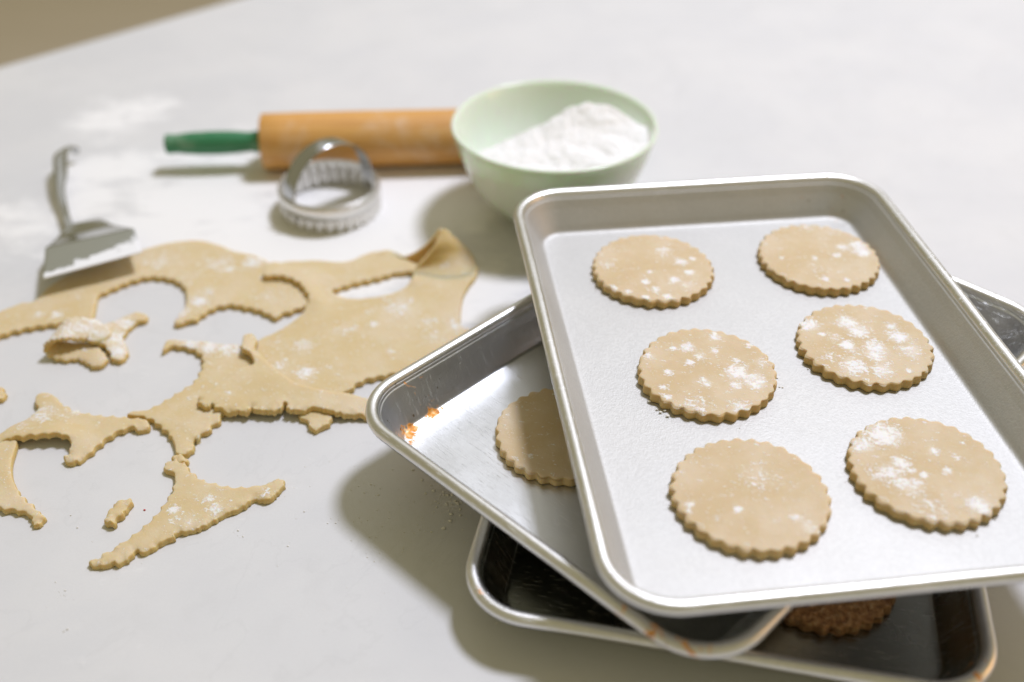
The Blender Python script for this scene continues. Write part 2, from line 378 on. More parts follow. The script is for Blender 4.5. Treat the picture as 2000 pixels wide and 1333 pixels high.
OUT_F = [[-28.0,47.96,0.42,"p"],[-28.09,48.49,0.42,"p"],[-27.82,48.73,0.42,"p"],[-27.29,48.65,0.42,"p"],[-26.76,48.27,0.42,"p"],[-26.41,47.81,0.42,"s"],[-25.65,47.29,0.42,"s"],[-24.74,46.92,0.42,"s"],[-23.7,46.71,0.42,"s"],[-22.7,46.64,0.42,"s"],[-21.69,46.5,0.42,"s"],[-21.09,46.43,0.42,"p"],[-20.73,45.99,0.42,"p"],[-20.67,45.61,0.42,"r"],[-21.13,45.52,0.42,"r"],[-21.56,45.7,0.42,"s"],[-22.17,45.48,0.42,"s"],[-22.62,45.06,0.42,"s"],[-22.95,44.56,0.42,"s"],[-23.23,43.94,0.42,"s"],[-23.58,43.26,0.42,"r"],[-24.01,42.85,0.42,"r"],[-24.49,42.92,0.42,"r"],[-24.71,43.25,0.42,"r"],[-24.64,43.66,0.42,"r"],[-24.62,44.15,0.6,"p"],[-24.8,44.42,0.8,"s"],[-25.11,44.58,0.9,"s"],[-25.77,44.6,0.95,"s"],[-26.69,44.51,0.9,"s"],[-27.68,44.53,0.75,"s"],[-28.3,44.55,0.6,"p"],[-28.65,44.32,0.42,"p"],[-29.14,43.63,0.42,"p"],[-30.09,43.22,0.42,"p"],[-30.37,43.9,0.42,"p"],[-29.51,44.6,0.42,"p"],[-28.97,45.16,0.42,"p"],[-28.61,45.73,0.42,"p"],[-27.95,46.32,0.42,"p"],[-27.67,46.91,0.42,"p"],[-27.59,47.35,0.42,"p"],[-27.82,47.65,0.42,"p"]]
OUT_G = [[-29.99,43.9,0.42,"p"],[-29.46,44.46,0.42,"p"],[-28.56,44.6,0.42,"p"],[-27.85,44.6,0.42,"p"],[-27.65,44.05,0.42,"p"],[-27.53,43.24,0.42,"p"],[-27.28,42.31,0.42,"p"],[-26.81,41.4,0.42,"p"],[-26.26,40.64,0.42,"s"],[-25.54,39.9,0.42,"s"],[-24.92,39.42,0.42,"s"],[-24.51,39.0,0.42,"r"],[-24.21,38.7,0.42,"r"],[-24.28,38.35,0.42,"r"],[-24.59,38.23,0.42,"r"],[-24.93,38.7,0.42,"r"],[-25.21,38.99,0.42,"s"],[-25.83,39.23,0.42,"s"],[-26.38,39.29,0.42,"s"],[-26.76,39.35,0.42,"s"],[-27.63,39.77,0.42,"s"],[-28.39,39.89,0.42,"s"]]
OUT_H = [[-19.04,42.48,0.42,"r"],[-19.07,42.95,0.42,"r"],[-18.68,43.08,0.42,"r"],[-18.26,42.88,0.42,"r"],[-17.86,42.75,0.42,"s"],[-17.62,42.36,0.42,"s"],[-17.21,41.97,0.42,"s"],[-16.75,41.58,0.42,"s"],[-16.15,41.33,0.42,"s"],[-15.37,41.08,0.42,"s"],[-14.53,40.96,0.42,"s"],[-13.83,41.09,0.42,"p"],[-13.31,41.22,0.42,"r"],[-13.01,41.54,0.42,"r"],[-12.58,41.7,0.42,"r"],[-12.22,41.48,0.42,"r"],[-12.2,41.1,0.42,"r"],[-12.5,40.72,0.42,"r"],[-12.52,40.34,0.42,"r"],[-13.0,40.03,0.42,"r"],[-13.66,40.21,0.42,"r"],[-13.84,39.96,0.42,"r"],[-13.99,39.6,0.42,"r"],[-14.53,39.23,0.42,"r"],[-15.16,38.87,0.42,"r"],[-15.43,38.51,0.42,"r"],[-16.26,37.98,0.42,"r"],[-17.06,37.69,0.42,"r"],[-17.14,37.34,0.42,"r"],[-17.69,37.11,0.42,"r"],[-18.08,36.66,0.42,"r"],[-18.54,36.49,0.42,"r"],[-18.83,36.6,0.42,"r"],[-18.97,36.21,0.42,"r"],[-19.35,35.77,0.42,"r"],[-19.9,35.66,0.42,"r"],[-20.34,35.44,0.42,"r"],[-20.83,35.65,0.42,"r"],[-20.94,35.87,0.42,"r"],[-20.49,36.2,0.42,"r"],[-19.98,36.76,0.42,"s"],[-19.46,37.33,0.42,"s"],[-18.91,38.14,0.42,"s"],[-18.52,38.97,0.42,"s"],[-18.24,39.94,0.42,"s"],[-18.11,40.81,0.42,"s"],[-18.18,41.45,0.42,"p"],[-18.35,42.03,0.42,"p"],[-18.63,42.16,0.42,"p"],[-18.94,42.29,0.42,"p"]]
OUT_N = [[-18.77,43.26,0.42,"r"],[-18.51,43.5,0.42,"r"],[-17.9,43.32,0.42,"r"],[-17.82,42.91,0.42,"r"],[-18.27,42.92,0.42,"r"],[-18.67,43.1,0.42,"r"]]
OUT_I = [[-21.09,38.52,0.5,"r"],[-21.05,39.24,0.5,"r"],[-20.73,39.97,0.5,"r"],[-20.31,40.04,0.5,"r"],[-19.99,39.85,0.5,"r"],[-20.11,39.37,0.5,"r"],[-20.24,38.88,0.5,"r"],[-20.45,38.76,0.5,"r"],[-20.34,38.35,0.5,"r"],[-20.68,38.29,0.5,"r"]]
OUT_K = [[-30.52,49.25,0.42,"r"],[-30.23,49.11,0.42,"r"],[-29.95,48.46,0.42,"r"],[-30.11,48.17,0.42,"r"],[-30.53,48.08,0.42,"r"],[-31.03,49.39,0.42,"r"]]
OUT_J = [[-26.85,54.61,1.0,"p"],[-26.21,55.29,0.6,"p"],[-25.61,55.83,0.5,"p"],[-25.04,56.55,0.42,"p"],[-24.36,56.96,0.42,"r"],[-23.84,56.69,0.42,"r"],[-23.73,56.15,0.42,"r"],[-24.2,55.81,0.42,"r"],[-24.4,55.41,0.42,"r"],[-24.64,54.88,0.42,"r"],[-24.65,54.23,0.42,"p"],[-24.16,53.34,0.42,"p"],[-23.91,52.72,0.42,"r"],[-24.0,51.98,0.42,"r"],[-24.43,51.8,0.42,"r"],[-24.88,52.28,0.42,"s"],[-25.17,52.8,0.5,"s"],[-25.6,53.1,0.7,"s"],[-25.9,53.21,0.9,"s"],[-26.41,53.46,1.0,"p"]]
HOLE_B = [[-12.06,59.45,0.42,"s"],[-11.32,59.96,0.42,"s"],[-10.57,60.37,0.42,"s"],[-9.59,60.78,0.42,"s"],[-8.71,61.2,0.42,"s"],[-8.04,61.58,0.42,"p"],[-7.47,61.66,0.42,"p"],[-6.94,61.67,0.5,"p"],[-6.86,60.64,0.6,"p"],[-7.32,59.78,0.42,"p"],[-8.16,59.08,0.42,"p"],[-9.25,58.68,0.42,"p"],[-10.35,58.48,0.42,"p"],[-11.27,58.67,0.42,"p"],[-11.83,59.06,0.42,"p"]]
FLAP = [[[-6.69,61.13,0.2],[-5.45,60.72,0.2],[-3.95,60.84,0.2],[-2.87,61.18,0.18]],
[[-6.71,61.75,0.62],[-5.5,61.86,0.62],[-3.99,61.98,0.55],[-2.61,62.33,0.32]],
[[-5.94,62.07,1.35],[-5.15,62.36,1.4],[-4.13,62.76,1.15],[-2.87,63.25,0.7]],
[[-5.38,62.39,2.0],[-4.85,62.74,2.05],[-4.24,63.15,1.8],[-3.52,63.69,1.25]],
[[-5.01,63.2,2.65],[-4.86,63.49,2.7],[-4.69,63.7,2.55],[-4.43,63.67,2.35]]]
WALL = [[[-8.63,64.14,0.45],[-7.74,63.52,0.5],[-7.18,63.39,0.7],[-6.33,63.39,1.25],[-5.64,63.46,1.9],[-4.95,63.75,2.65]],
[[-8.63,64.09,0.23],[-7.74,63.470000000000006,0.25],[-7.18,63.34,0.35],[-6.33,63.34,0.62],[-5.64,63.410000000000004,0.95],[-4.95,63.7,1.32]],
[[-8.63,64.02,0.05],[-7.74,63.400000000000006,0.05],[-7.18,63.27,0.05],[-6.33,63.27,0.05],[-5.64,63.34,0.05],[-4.95,63.63,0.05]]]
FLOUR_ON = {"A":[[-20.7,58.12,0.5,1],[-19.5,61.96,0.4,0.8],[-18.03,62.82,0.9,0.6],[-20.38,62.8,1.2,0.45],[-20.36,59.1,0.7,0.4],[-29.56,56.54,0.4,0.8],[-30.76,56.53,0.4,0.6],[-24.55,62.99,1.3,0.4],[-21.73,56.87,0.6,0.9],[-21.86,61.11,1,0.3],[-27.23,58.27,0.8,0.3],[-16.78,61.14,0.4,0.7],[-16.11,58.73,1,0.35]],"B":[[-8.92,55.56,0.3,0.9],[-10.38,55.01,0.7,0.4],[-12.52,50.72,0.6,0.8],[-14.07,51.36,0.6,0.5],[-13.04,53.4,0.7,0.5],[-7.57,52.66,0.25,0.8],[-5.47,55.95,0.6,0.4],[-3.49,55.6,0.8,0.5],[-7.47,57.63,1.1,0.5],[-11.05,51.22,0.2,0.6],[-5.06,54.51,0.6,0.4],[-14.84,53.39,0.6,0.35],[-4.34,61.85,0.5,0.3]],"C":[[-14.73,48.8,0.3,0.3],[-11.2,48.66,0.4,0.35],[-16.6,48.17,0.2,0.4]],"D":[[-20.17,53.53,0.6,0.8],[-18.93,53.19,0.7,0.85],[-17.83,53.03,0.7,0.75],[-17.06,52.86,0.5,0.7],[-17.18,49.96,0.15,0.9],[-17.57,49.41,0.2,0.7],[-18.36,49.32,0.12,0.8],[-18.44,51.5,0.3,0.4]],"F":[[-26.78,46.18,0.2,0.95],[-25.21,47.0,0.3,0.7],[-27.23,46.76,0.9,0.5],[-23.37,46.27,0.1,1],[-27.88,45.59,0.5,0.4],[-26.16,46.77,0.8,0.3]],"G":[[-27.4,41.53,0.3,0.4]],"H":[[-17.59,39.27,0.35,0.95],[-16.0,40.08,0.3,0.9],[-15.54,39.41,0.35,0.9],[-16.8,38.39,0.6,0.35],[-13.19,40.59,0.3,0.6]],"J":[[-24.89,53.98,0.8,0.8],[-24.52,52.72,0.6,0.85],[-24.77,55.61,0.6,0.7],[-26.54,54.94,0.8,0.8],[-26.29,55.4,0.5,0.6]],"E":[],"N":[],"I":[],"K":[]}
COOKIES = [[8.52,54.54,[[0.9,1.68,0.6,0.4],[1.7,0.48,0.35,0.85],[2.5,0.88,0.22,1],[2.11,-0.69,0.25,1],[1.13,-1.46,0.3,0.95],[-0.6,-1.69,0.3,1],[-0.22,-0.65,0.2,0.8],[-0.11,-2.49,0.35,0.7],[-1.69,-2.71,0.2,0.9],[0.54,-3.22,0.3,0.95],[-0.75,-3.28,0.25,0.85],[-2.48,-2.4,0.25,0.7],[-2.7,0.11,0.5,0.45],[1.73,-2.05,0.5,0.45]]],[18.86,55.84,[[2.71,1.12,0.6,0.9],[2.77,0.35,0.5,0.9],[1.71,0.93,0.4,0.7],[-0.35,-0.31,0.25,0.8],[1.07,-0.01,0.35,0.8],[-0.21,-2.6,0.25,0.9],[1.08,-2.7,0.18,0.9],[-0.03,3.23,0.35,0.7],[-2.39,-0.32,0.15,0.9],[1.86,3.06,0.7,0.45],[-0.34,-1.66,0.6,0.35]]],[10.39,44.62,[[0.82,2.87,0.3,1],[-0.81,1.89,0.4,0.9],[-1.61,1.8,0.2,0.9],[0.63,1.58,0.18,0.95],[-0.85,0.55,0.26,1],[-2.09,-0.25,0.25,0.95],[1.71,0.74,0.2,0.9],[1.5,-0.22,0.65,0.95],[2.37,-0.99,0.6,0.9],[1.32,-1.33,0.3,0.95],[-0.19,-1.25,0.3,0.85],[-2.48,-1.56,0.25,0.85],[-2.32,-2.3,0.22,0.95],[-0.99,-2.81,0.8,0.55],[1.3,-3.08,0.6,0.65],[-0.28,1.08,0.4,0.6],[2.63,2.05,0.25,0.7],[-0.28,-0.92,0.25,0.8],[3.13,0.79,0.6,0.45],[-2.92,1.02,0.4,0.4]]],[19.42,47.04,[[-2.74,1.63,0.5,1],[-0.51,1.79,0.6,0.95],[-0.14,0.98,0.6,0.95],[-1.03,-0.34,0.5,1],[0.45,-0.37,0.7,0.85],[1.99,0.52,0.6,0.85],[0.24,-1.15,0.6,0.85],[-1.1,-2.17,0.8,0.85],[0.24,-2.47,0.6,0.75],[-2.18,0.68,0.2,0.9],[1.69,-2.46,0.18,0.95],[1.88,1.47,0.4,0.7],[-1.6,0.35,0.5,0.6],[2.29,-0.68,0.7,0.5],[-2.25,-1.34,0.6,0.5]]],[11.12,35.57,[[-2.92,-0.86,0.22,0.95],[-3.0,-1.24,0.16,0.8],[-0.77,-1.2,0.2,1],[-1.8,-1.68,0.18,0.6],[1.77,-1.63,0.25,0.8],[2.24,-2.22,0.4,0.5],[0.48,0.65,1.1,0.33]]],[19.85,37.24,[[-1.45,2.29,0.85,1],[-2.65,1.55,0.5,0.85],[-1.19,0.26,0.5,0.9],[-1.77,-0.34,0.7,0.75],[-0.29,-0.53,0.25,0.85],[0.91,-0.25,0.26,0.95],[-0.7,-0.26,0.22,0.85],[-1.54,-0.98,0.6,0.75],[-2.31,-0.55,0.7,0.55],[1.58,-2.46,0.5,1],[1.73,-2.84,0.35,0.95],[-1.19,-1.29,0.8,0.6],[-0.73,-2.6,1,0.45],[0.69,1.09,0.25,0.8],[1.65,0.67,0.2,0.7],[2.28,1.68,0.12,0.95]]]]
TABLE_FLOUR = [[-35.43,85.8,4,0.6],[-32.74,87.35,3.5,0.7],[-33.32,82.42,3,0.5],[-33.53,76.17,3.5,0.8],[-32.66,72.12,3,0.8],[-30.92,77.05,6,0.5],[-28.73,79.7,3,0.4],[-23.46,71.42,9,0.7],[-16.61,65.65,7,0.85],[-11.5,69.24,9,0.9],[-7.92,72.31,8,0.9],[-6.16,75.97,5,0.8],[-2.46,60.55,4,0.8],[-1.37,58.16,4,0.7],[-2.71,57.57,3,0.6],[-35.37,67.62,4,0.5],[-26.18,66.97,5,0.85],[-22.35,75.42,7,0.7],[-10.49,60.49,4,0.7],[-3.71,41.48,1.4,0.45],[-3.23,40.15,1.0,0.6],[-13.39,66.36,4,0.9],[-19.28,64.28,5,0.6],[-37.3,69.8,3,0.5],[-31.6,64.19,3,0.4],[-1.81,63.08,4,0.5]]
SPAT = {"endL":[-35.3,77.72,1.0],"endR":[-35.08,78.02,0.8],"tipL":[-35.7,78.29,1.3],"tipR":[-34.99,78.24,1.1],"topL":[-36.0,75.94,1.7],"topR":[-35.42,77.13,1.4],"m1L":[-35.32,73.57,1.5],"m1R":[-34.5,73.96,1.2],"m2L":[-34.56,71.56,1.2],"m2R":[-34.02,71.77,1.0],"m3L":[-33.73,69.79,0.9],"m3R":[-33.3,69.98,0.75],"m4L":[-32.78,67.82,0.85],"m4R":[-32.29,67.84,0.75],"m5L":[-32.3,66.77,0.62],"m5R":[-31.64,66.98,0.58],"nL":[-32.24,67.13,0.75],"nR":[-30.68,69.0,0.15],"crL":[-32.21,62.78,1.5],"crM":[-29.39,63.46,1.5],"crR":[-26.7,65.05,1.7],"frL":[-30.94,58.78,1.7],"frR":[-25.2,61.75,1.9],"heL":[-32.39,65.5,0.8],"heR":[-28.74,66.83,0.9]}
CRUMBS = [[-3.63,41.48,0],[-3.27,41.02,0],[-3.47,40.53,0],[-3.1,40.15,0],[-3.77,39.96,0],[-2.9,40.72,0],[-3.27,39.78,0],[-7.69,41.08,0],[-0.56,32.42,0],[7.48,41.89,5.2],[7.63,41.66,5.2],[7.86,41.78,5.2],[7.97,41.38,5.2],[7.14,42.5,5.2],[-21.13,31.48,0],[-21.71,34.0,0],[-21.5,33.76,0],[-21.74,33.82,0],[-22.41,34.76,0],[-22.23,33.29,0],[-13.84,38.07,0],[-22.65,38.77,0],[-11.02,39.48,0],[-11.48,37.41,0],[-9.53,38.87,0]]
RED = [[-19.34,39.62,-5.1]]
RIBBON = [[-25.47,53.48,0.6],[-26.3,53.97,1.0],[-27.12,53.76,1.3],[-27.7,53.49,1.4],[-28.26,53.31,1.2],[-28.54,53.14,0.8],[-28.37,52.94,0.42],[-27.62,52.73,0.25],[-26.68,52.77,0.22],[-25.8,52.16,0.22],[-25.11,51.38,0.22]]

# ---------------------------------------------------------------- setting: counter and floor
def gauss_density(xs, ys, blobs):
    d = np.zeros(len(xs))
    for bx, by, r, s in blobs:
        q = ((xs-bx)**2 + (ys-by)**2) / (r*r)
        d = np.maximum(d, s*np.exp(-q*0.9))
    return d

def make_counter_top():
    ex, ey = 0.7160, 0.6981            # direction of the far edge
    nx, ny = 0.6981, -0.7160           # into the counter
    ox, oy = -48.9, 97.2
    s_ax = np.concatenate([np.linspace(-180, -62, 12), np.arange(-60, 75, 0.9), np.linspace(78, 220, 14)])
    t_ax = np.concatenate([[0.0], np.arange(0.6, 92, 0.9), np.linspace(95, 230, 14)])
    verts, faces = [], []
    # rounded edge profile rows (t, z), then the flat top
    rows = [(0.9, -3.0), (0.0, -3.0), (0.0, -0.3), (0.03, -0.15), (0.12, -0.05), (0.3, 0.0)] + [(t, 0.0) for t in t_ax[1:]]
    for t, z in rows:
        for s in s_ax:
            verts.append((ox+ex*s+nx*t, oy+ey*s+ny*t, z))
    n = len(s_ax)
    for i in range(len(rows)-1):
        for j in range(n-1):
            faces.append((i*n+j, (i+1)*n+j, (i+1)*n+j+1, i*n+j+1))
    va = np.array(verts)
    o = finish('counter', verts, faces, MAT['counter'], attrs={'flour': gauss_density(va[:, 0], va[:, 1], TABLE_FLOUR)})
    tag(o, 'pale grey-white stone counter dusted with flour around the dough', kind='structure')
make_counter_top()
fl = finish('floor', [(-400, -200, -90), (500, -200, -90), (500, 600, -90), (-400, 600, -90)], [(0, 1, 2, 3)], MAT['floor'], smooth=False)
tag(fl, 'warm brown floor far below the back edge of the counter', kind='structure')

# ---------------------------------------------------------------- trays
TL, TW, TH, TR = 33.9, 24.0, 2.52, 3.3
def rrect(d, nc=14, ns=44):
    """rounded rectangle inset by d, counter-clockwise, with points along the sides"""
    r = max(TR-d, 0.25); hx = TW/2-d; hy = TL/2-d
    pts = []
    cs = [(hx-r, hy-r, 0), (-hx+r, hy-r, 90), (-hx+r, -hy+r, 180), (hx-r, -hy+r, 270)]
    for i, (cx, cy, a0) in enumerate(cs):
        for j in range(nc+1):
            a = math.radians(a0 + 90*j/nc)
            pts.append((cx+r*math.cos(a), cy+r*math.sin(a)))
        nx_, ny_, na = cs[(i+1) % 4]
        a = math.radians(na)
        q = (nx_+r*math.cos(a), ny_+r*math.sin(a)); p0 = pts[-1]
        for j in range(1, ns):
            t = j/ns
            pts.append((p0[0]+(q[0]-p0[0])*t, p0[1]+(q[1]-p0[1])*t))
    return pts

def tray(cx, cy, z, ang, label, pan_mat, stains=(), seed=0):
    root = empty('baking_tray', (cx, cy, z), ang)
    tag(root, label, 'baking tray', 'stacked baking trays')
    br = 0.35                      # radius of the rolled bead
    def bend(x, y, zz, d):
        k = min(1.0, zz/TH)
        w = 0.05*n3(x, y, seed*7.3+1, 0.12)*k
        return zz + w
    def ring(d, zz):
        out = []
        for (x, y) in rrect(d):
            wob = 0.06*n3(x, y, seed*3.1, 0.09)*min(1.0, zz/TH)
            out.append((x*(1+wob/12), y*(1+wob/17), bend(x, y, zz, d)))
        return out
    # pan: floor edge fillet, sloping wall, small ledge under the rim, then the outside back down
    prof = [(2.15, 0.09), (2.0, 0.095), (1.9, 0.125), (1.82, 0.18), (1.76, 0.27), (1.70, 0.42)]
    for i in range(1, 7):
        t = i/6; prof.append((1.70+(0.76-1.70)*t, 0.42+(2.08-0.42)*t))
    prof += [(0.72, 2.18), (0.69, 2.25), (0.62, 2.25), (0.60, 2.13), (0.80, 2.08), (0.84, 2.0)]
    for i in range(1, 5):
        t = i/4; prof.append((0.84+(1.68-0.84)*t, 2.0+(0.3-2.0)*t))
    prof += [(1.76, 0.12), (1.9, 0.03), (2.1, 0.0)]
    rings = [ring(d, h) for d, h in prof]
    v, f = loft(rings)
    f = [q[::-1] for q in f]
    # floor: concentric insets closing to a middle strip
    n = len(rings[0])
    base = len(v)
    ins = [2.6, 3.4, 4.6, 6.2, 8.0, 10.0, 11.6]
    prev = 0
    idx_prev = list(range(n))
    for d in ins:
        cur = []
        for (x, y) in rrect(d):
            cur.append(len(v))
            v.append((x, y, 0.09 + 0.03*n3(x, y, seed*2.2, 0.10)*min(1, (d-2)/2)))
        for j in range(n):
            k2 = (j+1) % n
            f.append((idx_prev[j], idx_prev[k2], cur[k2], cur[j]))
        idx_prev = cur
    f.append(tuple(idx_prev))
    last = (len(rings)-1)*n
    f.append(tuple(last+j for j in range(n))[::-1])
    va = np.array(v)
    st = gauss_density(va[:, 0], va[:, 1], [s[:4] for s in stains]) if stains else np.zeros(len(v))
    pan = finish('pan', v, f, pan_mat, root, attrs={'stain': st})
    # rolled bead
    prof = []
    for i in range(25):
        a = math.radians(-35 - 360*i/24.0*0.93)
        prof.append((br - br*math.cos(a)*1.0, TH-br + br*math.sin(-a)*-1.0))
    rings = [ring(d, h) for d, h in prof]
    v, f = loft(rings)
    va = np.array(v)
    st = gauss_density(va[:, 0], va[:, 1], [s[:4] for s in stains]) if stains else np.zeros(len(v))
    finish('rolled_rim', v, f, MAT['rim'], root, attrs={'stain': st})
    return root

Z1, Z2, Z3 = 0.0, 2.53, 5.06
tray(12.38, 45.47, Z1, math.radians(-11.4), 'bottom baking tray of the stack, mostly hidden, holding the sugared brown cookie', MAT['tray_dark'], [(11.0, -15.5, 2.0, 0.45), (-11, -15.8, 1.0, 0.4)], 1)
tray(11.46, 46.19, Z2, math.radians(-44.35), 'middle shiny scratched baking tray with an orange burnt stain in its left corner', MAT['tray_shiny'],
     [(-10.05, -11.5, 0.25, 0.8), (-10.05, -11.9, 0.25, 1.0), (-10.05, -12.4, 0.28, 1.0), (-10.05, -13.3, 0.3, 1.05), (-10.0, -13.8, 0.4, 1.15), (-9.7, -14.3, 0.5, 1.05), (-9.2, -14.5, 0.4, 0.9), (-10.9, -12.5, 1.6, 0.42), (-9.6, -14.9, 1.3, 0.4), (8.6, -16.7, 0.9, 0.68), (7.0, -16.8, 0.7, 0.62), (10.2, -16.5, 1.2, 0.55), (10, 15, 3, 0.2)], 2)
tray(13.675, 45.13, Z3, 0.1225, 'top matte baking tray holding six round cookies', MAT['tray_matte'], [(9.8, 15.3, 1.6, 0.38), (7.6, 15.7, 1.0, 0.3)], 3)

# ---------------------------------------------------------------- cookies
NS = 30
def cookie(cx, cy, z, label, blobs, mat, R=3.62, H=0.55, seed=0, rough=0.0, group='fluted round cookies'):
    kk = (41.64-z-H)/(41.64-z-0.52); cx *= kk; cy *= kk; R *= kk
    na = NS*10
    rings = []
    def rad(a, amp, s=0.0):
        ph = seed*0.7 + 1.3*n3(math.cos(a)*1.3, math.sin(a)*1.3, seed*2.3)
        amp = amp*(1+0.9*n3(math.cos(a)*3, math.sin(a)*3, seed*8.3))
        w = 0.5+0.5*math.cos(NS*a+ph)
        f = (w**0.75)*2-1.15
        return R + amp*f + 0.08*n3(math.cos(a)*1.2, math.sin(a)*1.2, seed*5.0+s*0.3) + 0.02*n3(math.cos(a)*9, math.sin(a)*9, seed*5.0+s)
    def zt(x, y):
        return H + 0.025*n3(x, y, seed*4.0+2, 0.35) + 0.008*n3(x, y, seed, 2.0) + rough*n3(x, y, seed+9.0, 5.0)
    # bottom -> side -> top
    side = [(-0.16, 0.0), (-0.05, 0.0), (0.01, 0.04), (0.02, 0.15), (0.01, 0.3), (-0.005, 0.46)]
    for d, h in side:
        amp = 0.09
        rings.append([((rad(a, amp, h)+d)*math.cos(a), (rad(a, amp, h)+d)*math.sin(a), h) for a in [2*math.pi*j/na for j in range(na)]])
    for d, dz, amp in ((-0.01, -0.09, 0.088), (-0.03, -0.04, 0.08), (-0.08, -0.01, 0.065), (-0.15, 0.0, 0.045), (-0.28, 0.0, 0.03)):
        r_ = []
        for j in range(na):
            a = 2*math.pi*j/na; rr = rad(a, amp)+d
            x, y = rr*math.cos(a), rr*math.sin(a)
            r_.append((x, y, zt(x, y)+dz))
        rings.append(r_)
    m_ = 26
    for i in range(m_):
        f = 1-(i+1)/m_
        r_ = []
        for j in range(na):
            a = 2*math.pi*j/na; rr = (R-0.28)*f + 0.02
            x, y = rr*math.cos(a), rr*math.sin(a)
            r_.append((x, y, zt(x, y)))
        rings.append(r_)
    v, f = loft(rings, cap0=True, cap1=True)
    va = np.array(v)
    o = finish('cookie', v, f, mat, attrs={'flour': gauss_density(va[:, 0], va[:, 1], blobs)}, loc=(cx, cy, z))
    tag(o, label, 'cookie', group)
    return o
labels = ['raw cookie with scattered small flour specks, in the far left corner of the top tray',
          'raw cookie in the far right corner of the top tray, floury along its right side',
          'raw cookie with many round flour spots, middle of the left column on the top tray',
          'most heavily floured raw cookie, middle of the right column on the top tray',
          'plainest raw cookie with almost no flour, nearest the front left corner of the top tray',
          'raw cookie with a large flour patch on its left half, right front of top tray']
for i, (cx, cy, blobs) in enumerate(COOKIES):
    cookie(cx, cy, Z3+0.10, labels[i], blobs, MAT['cookie'], seed=i+1)
cookie(2.8, 42.5, Z2+0.10, 'raw cookie on the middle tray, half covered by the shadow of the top tray', [(-1.8, -1.9, 0.25, 0.6), (1.2, 1.0, 0.2, 0.4)], MAT['cookie'], seed=11)
cookie(15.2, 35.3, Z1+0.10, 'brown sugared cookie on the bottom tray under the front of the top tray', [], MAT['sugared'], seed=12, rough=0.09)

# ---------------------------------------------------------------- rolled dough sheets and scraps
T = 0.42
def catmull(pts, step):
    """closed smooth curve through pts (x, y, z, mode) -> array x, y, z and modes"""
    n = len(pts); out = []; modes = []
    P = [Vector(p[:3]) for p in pts]
    for i in range(n):
        p0, p1, p2, p3 = P[i-1], P[i], P[(i+1) % n], P[(i+2) % n]
        L = (p2.xy-p1.xy).length
        k = max(1, int(round(L/step)))
        # limit overshoot on uneven spacing
        m1 = (p2-p0)*0.5; m2 = (p3-p1)*0.5
        for mm in (m1, m2):
            if mm.length > L*0.9: mm *= L*0.9/mm.length
        for j in range(k):
            t = j/k; t2 = t*t; t3 = t2*t
            q = (2*t3-3*t2+1)*p1 + (t3-2*t2+t)*m1 + (-2*t3+3*t2)*p2 + (t3-t2)*m2
            out.append(tuple(q)); modes.append(pts[i][3])
    return np.array(out), modes

def loop_area(a):
    x, y = a[:, 0], a[:, 1]
    return 0.5*np.sum(x*np.roll(y, -1)-np.roll(x, -1)*y)

def normals2(a):
    t = np.roll(a[:, :2], -1, 0)-np.roll(a[:, :2], 1, 0)
    t /= np.maximum(np.hypot(t[:, 0], t[:, 1]), 1e-6)[:, None]
    return np.c_[t[:, 1], -t[:, 0]]

def edge_loop(pts, hole, seed):
    a, modes = catmull(pts, 0.09)
    ar = loop_area(a)
    if (ar < 0) != hole:
        a = a[::-1].copy(); modes = modes[::-1]
    nr = normals2(a)
    seg = np.hypot(*(np.roll(a[:, :2], -1, 0)-a[:, :2]).T)
    arc = np.concatenate([[0], np.cumsum(seg)[:-1]])
    wS = np.array([1.0 if q == 's' else 0.0 for q in modes]); wR = np.array([1.0 if q == 'r' else 0.0 for q in modes])
    ker = np.ones(5)/5
    def sm(w): return np.convolve(np.concatenate([w[-2:], w, w[:2]]), ker, 'valid')
    wS, wR = sm(wS), sm(wR)
    off = np.zeros(len(a))
    for i in range(len(a)):
        s = arc[i]
        sc = (abs(math.cos(math.pi*s/0.74))*-1+0.6)*0.17
        ro = 0.14*n3(s*1.7, seed*9.1) + 0.13*n3(s*4.3, seed*3.7) + 0.06*n3(s*10.0, seed*6.1)
        pl = 0.035*n3(s*1.3, seed*2.9)
        off[i] = sc*wS[i] + ro*wR[i] + pl
    a[:, :2] += nr*off[:, None]
    return a, wR

def in_poly(px, py, loop):
    x, y = loop[:, 0], loop[:, 1]; x2, y2 = np.roll(x, -1), np.roll(y, -1)
    c = np.zeros(len(px), bool)
    for i in range(len(x)):
        k = (y[i] > py) != (y2[i] > py)
        if k.any():
            c[k] ^= px[k] < (x2[i]-x[i])*(py[k]-y[i])/(y2[i]-y[i])+x[i]
    return c

def join(p, q):
    return p[0]+q[0], p[1]+[tuple(len(p[0])+t for t in f) for f in q[1]]

